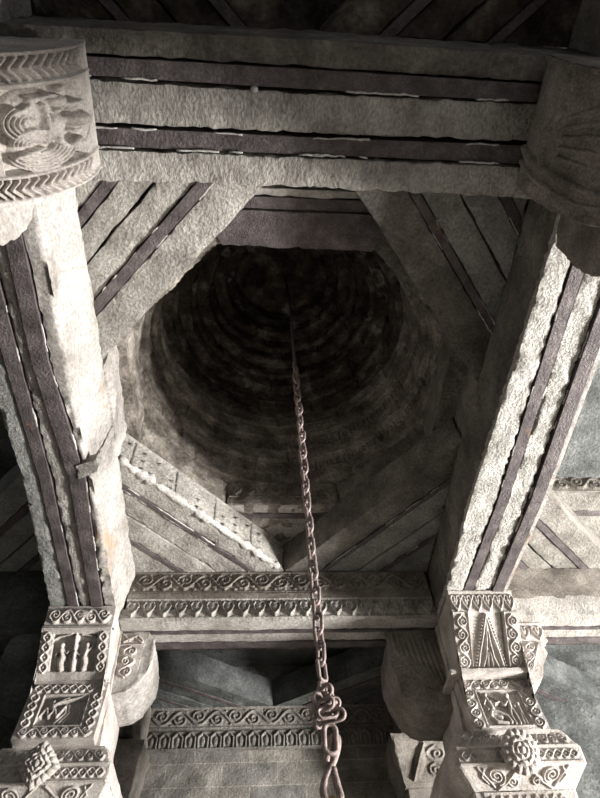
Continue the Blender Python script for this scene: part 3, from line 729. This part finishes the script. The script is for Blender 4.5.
r = Relief(.30, .38, .005); r.vine(.10, .02, .10, .34, .055, 3, .010, .018); r.vine(.22, .02, .20, .26, .04, 3, .009, .018); r.stroke([(.30, .02), (.27, .14), (.22, .26), (.10, .36)], .009, .016)
carve('carved_face', r, quad((PX + .27, PY - .262, 2.82), (PX + .57, PY - .262, 2.82), (PX + .27, PY - .262, 2.40), (PX + .43, PY - .262, 2.46)), M['carved'], aR)

# ---- front left pillar
PX, PY = -1.345, 4.80
T, cap = pillar_base('stone_pillar', PX, PY, 'carved pillar at lower left with a diamond flower boss on its capital', M['carved'], hb=.43, hs=.36)
yy = lambda u: PY - u
arm = stone('bracket', extrude_profile([(.2, 2.995), (.56, 2.995), (.53, 2.81), (.345, 2.54), (.34, 2.50), (.31, 2.47), (.37, 2.05), (.2, 2.05)], .51, PX, PY, '-y'), M['carved'], T, .04, .004)
arm['label'] = 'front bracket under the left beam'
stone('ledge', box(PX - .262, PX + .265, PY - .412, PY - .1, 2.462, 2.505), M['carved'], arm, .03, .004)
X0, X1 = PX - .26, PX + .26
r = Relief(.52, .18, .0045); r.rect(0, .165, .52, .18, .016); r.vine(.03, .09, .49, .085, .045, 5, .012, .028); r.blob(.30, .08, .07, .05, .03); r.blob(.16, .06, .04, .04, .024)
carve('carved_band', r, quad((X0, yy(.615), 2.99), (X1, yy(.615), 2.99), (X0, yy(.585), 2.81), (X1, yy(.585), 2.81)), M['carved'], arm, .07)['label'] = 'band of worn foliage'
r = Relief(.52, .34, .0042)
r.rect(0, 0, .52, .34, .012); b = -.042
r.rect(.095, .04, .42, .285, b); r.rect(.0, .0, .52, .03, .016); r.rect(0, .292, .52, .34, .012)
for x0 in (.05, .468): r.guilloche(x0, .03, x0, .29, .028, 4, .008, .016, .012)
def S(P, rr, hh=.05): r.stroke(P, rr, hh, b)
for x, hd, lean in ((.162, .115, -.012), (.262, .135, 0.), (.352, .115, .012)):
    r.blob(x, hd, .021, .022, .060, base=b)
    S([(x, hd + .03), (x - lean, hd + .075)], .020, .056); S([(x - lean, hd + .085), (x - lean * .3, .235), (x - lean, .268)], .031, .062)
S([(.262, .06), (.262, .118)], .021, .058); r.blob(.262, .05, .012, .02, .05, base=b)
S([(.150, .15), (.122, .178), (.135, .20)], .0075, .044); S([(.178, .15), (.205, .17), (.215, .155)], .0075, .044)
S([(.248, .165), (.222, .19)], .0075, .044); S([(.277, .165), (.305, .185), (.318, .17)], .0075, .044)
S([(.366, .15), (.392, .12), (.405, .09)], .009, .046); S([(.345, .155), (.328, .185)], .0075, .044)
S([(.10, .075), (.135, .058), (.185, .05), (.225, .045)], .009, .044); S([(.30, .045), (.35, .05), (.385, .06), (.415, .08)], .009, .044)
carve('carved_panel', r, quad((X0, yy(.595), 2.81), (X1, yy(.595), 2.81), (X0, yy(.41), 2.495), (X1, yy(.41), 2.495)), M['carved'], arm, .085)['label'] = 'deep panel with three figures'
r = Relief(.56, .42, .0042)
r.rect(0, 0, .56, .42, .014); b = -.03; r.rect(.115, .095, .445, .33, b)
r.guilloche(.03, .05, .53, .05, .026, 8, .008, .015, .014); r.vine(.03, .375, .53, .375, .026, 7, .008, .015, .014)
for x0 in (.055, .505): r.guilloche(x0, .09, x0, .34, .028, 4, .008, .015, .014)
r.stroke([(.115, .095), (.445, .095), (.445, .33), (.115, .33), (.115, .095)], .007, .008, .014)
r.stroke([(.13, .25), (.165, .19), (.19, .25), (.225, .20), (.25, .255), (.29, .18)], .012, .04, b)
r.blob(.20, .145, .022, .026, .045, base=b); r.stroke([(.20, .165), (.215, .21)], .022, .04, b); r.stroke([(.215, .165), (.27, .13), (.30, .12)], .013, .045, b)
r.stroke([(.24, .15), (.34, .125), (.435, .10)], .010, .045, b); r.blob(.265, .135, .025, .02, .045, base=b)
for k in range(5): r.stroke([(.29 + .02 * k, .16), (.30 + .025 * k, .22), (.24 + .03 * k, .30 - .004 * k)], .011, .026 - .003 * k, b)
r.stroke([(.13, .32), (.30, .32)], .012, .03, b)
carve('carved_panel', r, quad((PX - .265, yy(.39), 2.475), (PX + .285, yy(.39), 2.475), (PX - .275, yy(.45), 2.045), (PX + .275, yy(.45), 2.045)), M['carved'], arm, .10)['label'] = 'framed panel with a leaning figure'
capital_carving(cap, PX, PY, .43, M['carved'])
rosette('diamond', (PX - .02, PY - .51, 1.86), .115, M['carved'], cap, tilt=.22, rot=.12)
aR = stone('bracket', extrude_profile([(u, 3 - (3 - z) * .76) for u, z in roll(.552)], .50, PX, PY, '+x'), M['pale'], T, .035, .014); aR['label'] = 'pale curled side bracket'
r = Relief(.30, .62, .005); r.rect(0, .155, .30, .17, .014); r.vine(.15, .19, .14, .58, .08, 3, .013, .022); r.stroke([(.03, .03), (.10, .10), (.2, .04), (.27, .12)], .013, .02); r.stroke([(.04, .13), (.15, .06), (.26, .14)], .011, .02)
carve('carved_face', r, quad((PX + .27, PY - .252, 2.98), (PX + .48, PY - .252, 2.98), (PX + .27, PY - .252, 2.56), (PX + .44, PY - .252, 2.58)), M['carved'], aR)['label'] = 'carved shaded side face'
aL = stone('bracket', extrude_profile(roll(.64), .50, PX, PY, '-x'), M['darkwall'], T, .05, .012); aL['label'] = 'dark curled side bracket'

# ---- rear left pillar: its carved curled bracket fills the upper left corner
PX, PY = -1.35, .55
T, cap = pillar_base('stone_pillar', PX, PY, 'pillar at upper left whose pale curled bracket shows chevron bands and a fan-crowned figure', M['carved'])
aR = stone('bracket', extrude_profile(roll(.55, ZB - .01), .47, PX, PY - .035, '+x'), M['carved'], T, .035, .008); aR['label'] = 'pale curled bracket under the top beam'
prof = smooth_path([(.36, 0, ZB - .715), (.44, 0, ZB - .69), (.53, 0, ZB - .635), (.612, 0, ZB - .51), (.662, 0, ZB - .36), (.668, 0, ZB - .20), (.655, 0, ZB - .10)], 8)
def arc(u, v):
    k = u * (len(prof) - 1); i = min(int(k), len(prof) - 2); p = prof[i].lerp(prof[i + 1], k - i)
    return Vector((PX + p.x - .047, PY - .28 + .49 * v, p.z))
r = Relief(.72, .52, .0042)
qx = lambda x: .13 + x / 440 * .52
qy = lambda y: (y - 72) / 650 * .52
def T_(P, rr, hh, bb): r.stroke([(qx(x), qy(y)) for x, y in P], rr, hh, bb)
r.rect(0, 0, .66, .52, .010); r.rect(.60, 0, .72, .52, .014)
for y0, y1 in ((84, 196), (618, 716)):
    r.rect(0, qy(y0), .56, qy(y1), -.012)
    for k in range(24):
        x = -110 + .034 * k / .52 * 440
        if x < 350: T_([(x + 26, y0 + 10), (x - 4, (y0 + y1) / 2), (x + 26, y1 - 10)], .008, .032, -.012)
for y in (78, 206, 606, 718): T_([(-110, y), (430, y)], .008, .014, .010)
b = -.045
r.rect(qx(20), qy(225), qx(325), qy(592), b)
def fan(cx_, cy_, r0, r1, n, a0, a1, sy=1., hh=.066):
    for k in range(n):
        R_ = r0 + (r1 - r0) * k / (n - 1)
        T_([(cx_ + R_ * math.cos(a), cy_ + sy * R_ * math.sin(a)) for a in [a0 + (a1 - a0) * q / 10 for q in range(11)]], .0072, hh, b)
r.blob(qx(140), qy(330), .13, .080, .036, base=b); r.blob(qx(150), qy(505), .14, .070, .036, base=b)
for k in range(6): T_([(195 + 4 * k, 262 + 2 * k), (150 - 4 * k, 268 - 3 * k + 14), (82 + 12 * k, 330 + 6 * k)], .0072, .066, b)
fan(128, 372, 22, 82, 5, 2.4, 4.2); fan(128, 470, 18, 66, 5, 3.2, 6.0, .95); fan(150, 478, 40, 122, 6, .35, 2.6, .92)
T_([(168, 300), (176, 360), (172, 420), (160, 470)], .010, .07, b); T_([(60, 520), (150, 492)], .008, .07, b)
r.blob(qx(205), qy(405), .058, .050, .070, base=b); r.blob(qx(286), qy(396), .046, .038, .115, base=b)
r.blob(qx(278), qy(345), .03, .016, .07, base=b); r.blob(qx(285), qy(450), .034, .014, .07, base=b); r.blob(qx(230), qy(300), .045, .024, .07, base=b)
T_([(215, 340), (245, 320), (300, 330), (330, 330)], .014, .065, b); T_([(205, 470), (235, 520), (300, 500)], .014, .065, b); T_([(240, 250), (285, 225), (300, 250)], .016, .06, b)
r.groove([(qx(240), qy(592)), (qx(290), qy(560)), (qx(345), qy(505)), (qx(400), qy(440)), (qx(425), qy(418))], .006, .03)
carve('carved_face', r, arc, M['carved'], aR, .08)['label'] = 'chevron bands around a fan-crowned figure'
stone('bracket', extrude_profile(roll(.50, ZB - .01), .48, PX + .02, PY, '+y'), M['pale'], T, .04, .012)['label'] = 'broken pale bracket under the left beam'

# ---- rear right pillar
PX, PY = 1.85, .50
T, cap = pillar_base('stone_pillar', PX, PY, 'pillar at upper right in deep shade with a dim curled bracket', M['frieze'])  # darker stone than the other pillars, deepening the shade by colour
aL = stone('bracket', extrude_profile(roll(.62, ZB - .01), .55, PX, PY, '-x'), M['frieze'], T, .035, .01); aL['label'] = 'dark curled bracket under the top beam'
def arc2(u, v):
    k = u * (len(prof) - 1); i = min(int(k), len(prof) - 2); p = prof[i].lerp(prof[i + 1], k - i)
    return Vector((PX - p.x + .042, PY - .27 + .54 * v, p.z))
r = Relief(.72, .58, .006); r.rect(0, .0, .72, .02, .014); r.stroke([(0, .44), (.2, .47), (.4, .44), (.70, .40)], .02, .024); r.stroke([(0, .47), (.3, .52), (.68, .46)], .014, .02)
for k in range(4): r.blob(.08 + .15 * k, .53, .04, .03, .02)
for k in range(5): r.stroke([(.0, .12 + .05 * k), (.15, .16 + .05 * k), (.30, .12 + .06 * k), (.42, .2 + .04 * k)], .014, .022)
r.stroke([(.5, .02), (.47, .2), (.52, .3), (.49, .42)], .02, .022)
carve('carved_face', r, arc2, M['frieze'], aL, .03, flip=True)
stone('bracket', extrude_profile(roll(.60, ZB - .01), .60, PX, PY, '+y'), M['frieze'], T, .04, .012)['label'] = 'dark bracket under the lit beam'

# ---- far wall: friezes and engaged pillars
WF = thing('wall_frieze', (.25, 6.80, 3.0), 'dark carved cornice along the top of the far wall, scrolls above a row of arches', 'cornice')
r = Relief(2.75, .25, .008); r.rect(0, 0, 2.75, .015, .015); r.rect(0, .225, 2.75, .25, .015); r.vine(.05, .12, 2.70, .12, .075, 13, .013, .02)
for i in range(50): r.blob(.03 + i * .055, .04 if i % 2 else .195, .015, .012, .012)
carve('scroll_band', r, quad((-1.12, 6.785, 3.50), (1.60, 6.785, 3.50), (-1.12, 6.785, 3.26), (1.60, 6.785, 3.26)), M['bay'], WF)
r = Relief(2.75, .2, .007); r.rect(0, .185, 2.75, .2, .02)
for i in range(20):
    x = .07 + i * .1375; r.stroke([(x - .05, .17), (x - .055, .07), (x, .02), (x + .055, .07), (x + .05, .17)], .012, .024); r.blob(x, .11, .028, .055, .018)
carve('arch_band', r, quad((-1.12, 6.775, 3.24), (1.60, 6.775, 3.24), (-1.12, 6.76, 3.04), (1.60, 6.76, 3.04)), M['bay'], WF)
for (x, lab, mt) in ((-1.42, 'dark engaged pillar on the far wall behind the lower left pillar', 'frieze'), (1.80, 'engaged far wall pillar with a leaf on its capital, left of the lower right pillar', 'frieze')):
    t = thing('wall_pillar', (x, 6.55, -1.6), lab, 'pillar', 'engaged pillars on the far wall')
    stone('shaft', box(x - .27, x + .27, 6.35, 6.80, -1.6, 2.45), M[mt], t, .16, .01)
    c = stone('capital', prism([(x - .30, 6.32), (x + .30, 6.32), (x + .30, 6.8), (x - .30, 6.8)], 2.45, 2.93, [(x - .38, 6.25), (x + .38, 6.25), (x + .38, 6.8), (x - .38, 6.8)]), M[mt], t, .06, .015)
    r = Relief(.6, .42, .008); r.blob(.18, .25, .05, .15, .03, .4); r.stroke([(.1, .40), (.25, .08)], .012, .04); r.vine(.34, .1, .34, .4, .08, 2, .014, .02)
    carve('leaf_carving', r, quad((x - .355, 6.255, 2.90), (x + .355, 6.255, 2.90), (x - .31, 6.305, 2.49), (x + .31, 6.305, 2.49)), M[mt], c, .04)
    stone('bracket', box(x - .24, x + .24, 6.35, 6.8, 2.93, 2.99), M[mt], t, .06, .01)

# ================================================================== CHAIN
KX, KY = .322, 2.68
CH = thing('hanging_chain', (KX, KY, 6.1), 'rusty iron chain hanging from the dome, knotted near its lower end', 'chain')
link('rod', tube([(KX - .03, KY, 6.12), (KX, KY, 5.3), (KX, KY, 4.24)], .013, 10, rj=.2), M['iron'], CH)['label'] = 'dark iron rod'
def link_path(L, W, n=8):
    P = []; hw = W / 2; hl = L / 2 - hw
    for k in range(n + 1): a = PI * k / n; P.append(Vector((hw * math.cos(a), 0, hl + hw * math.sin(a))))
    for k in range(n + 1): a = PI + PI * k / n; P.append(Vector((hw * math.cos(a), 0, -hl + hw * math.sin(a))))
    out = []
    for i, p in enumerate(P):
        q = P[(i + 1) % len(P)]; out.append(p)
        if (q - p).length > hl: out.append(p.lerp(q, .5))
    return out
pitch = .083
base = None; z = 4.24 - pitch * .4; k = 0
me_link = None
while z > 1.50:
    a = PI / 4 + (PI / 2 if k % 2 else 0) + random.uniform(-.22, .22)
    if me_link is None:
        base = link('chain_link', tube(link_path(.112, .047), .0095, 10, closed=True, rj=.25), M['chain'], None); me_link = base
        o = base; o.parent = CH
    else:
        o = me_link.copy(); C.objects.link(o); o.parent = CH
    o.location = (.012 * (4.24 - z) / 2.7 + random.uniform(-.002, .002), random.uniform(-.002, .002), z - 6.1); o.rotation_euler = (random.uniform(-.08, .08), random.uniform(-.09, .09), a)
    z -= pitch; k += 1
# the knot: links doubled back over each other
kn = [(-.010, 0, 1.455, 0, .3, .8), (.000, -.02, 1.43, .9, .9, .2), (-.028, .015, 1.415, 1.0, -.8, 1.4), (.028, .0, 1.425, .2, -.15, .1), (-.030, -.02, 1.375, .3, -.7, .3), (-.008, -.03, 1.36, 1.1, 1.25, .6),
      (.015, .02, 1.36, .5, 1.1, 2.2), (-.034, .02, 1.345, 1.2, 1.0, 1.9), (.012, -.025, 1.325, .2, 1.4, .3), (.050, -.01, 1.355, .4, .3, .3), (.055, -.01, 1.315, 1.2, 1.2, .9), (-.012, .02, 1.315, .9, .6, 1.2), (.036, .012, 1.385, 1.0, .2, 2.3)]
for x, y, z, rx, ry, rz in kn:
    o = me_link.copy(); C.objects.link(o); o.parent = CH; o.location = (x * .72 + .010, y, (z - 1.38) * .85 + 1.385 - 6.1); o.rotation_euler = (rx, ry, rz); o.scale = (.9, 1.1, .82); o['label'] = 'link in the knot'
o = me_link.copy(); C.objects.link(o); o.parent = CH; o.location = (.022, -.005, 1.235 - 6.1); o.rotation_euler = (0, .05, .15); o.scale = (1.15, 1, 1.08)
hook_pts = [(0.318, 2.68, 1.146), (0.335, 2.68, 1.201), (0.352, 2.68, 1.245), (0.375, 2.68, 1.253), (0.375, 2.68, 1.212), (0.347, 2.68, 1.145), (0.312, 2.68, 1.085), (0.296, 2.68, 1.033), (0.305, 2.68, 0.994), (0.331, 2.68, 0.976), (0.362, 2.68, 1.003), (0.355, 2.68, 1.057), (0.345, 2.68, 1.122)]
HK = link('hook', tube(smooth_path([Vector((x, y + .02 * math.sin(i * .55), z)) for i, (x, y, z) in enumerate(hook_pts)], 6), 0.0155, 12, rj=.1), M['chain'])
HK['label'] = 'long twisted iron hook hanging from the bottom of the chain'; HK['category'] = 'hook'
RG = link('ring', tube([(hook_pts[9][0] + .03 * math.cos(a), hook_pts[9][1] + .012 * math.sin(a), hook_pts[9][2] + .012 + .028 * math.sin(a)) for a in [2 * PI * k / 20 for k in range(20)]], .008, 8, closed=True), M['brass'])
RG['label'] = 'small brass ring caught in the bottom of the twisted hook'; RG['category'] = 'ring'
for o in bpy.data.objects:
    if o.parent is None and o.get('category') and 'kind' not in o: o['kind'] = 'thing'
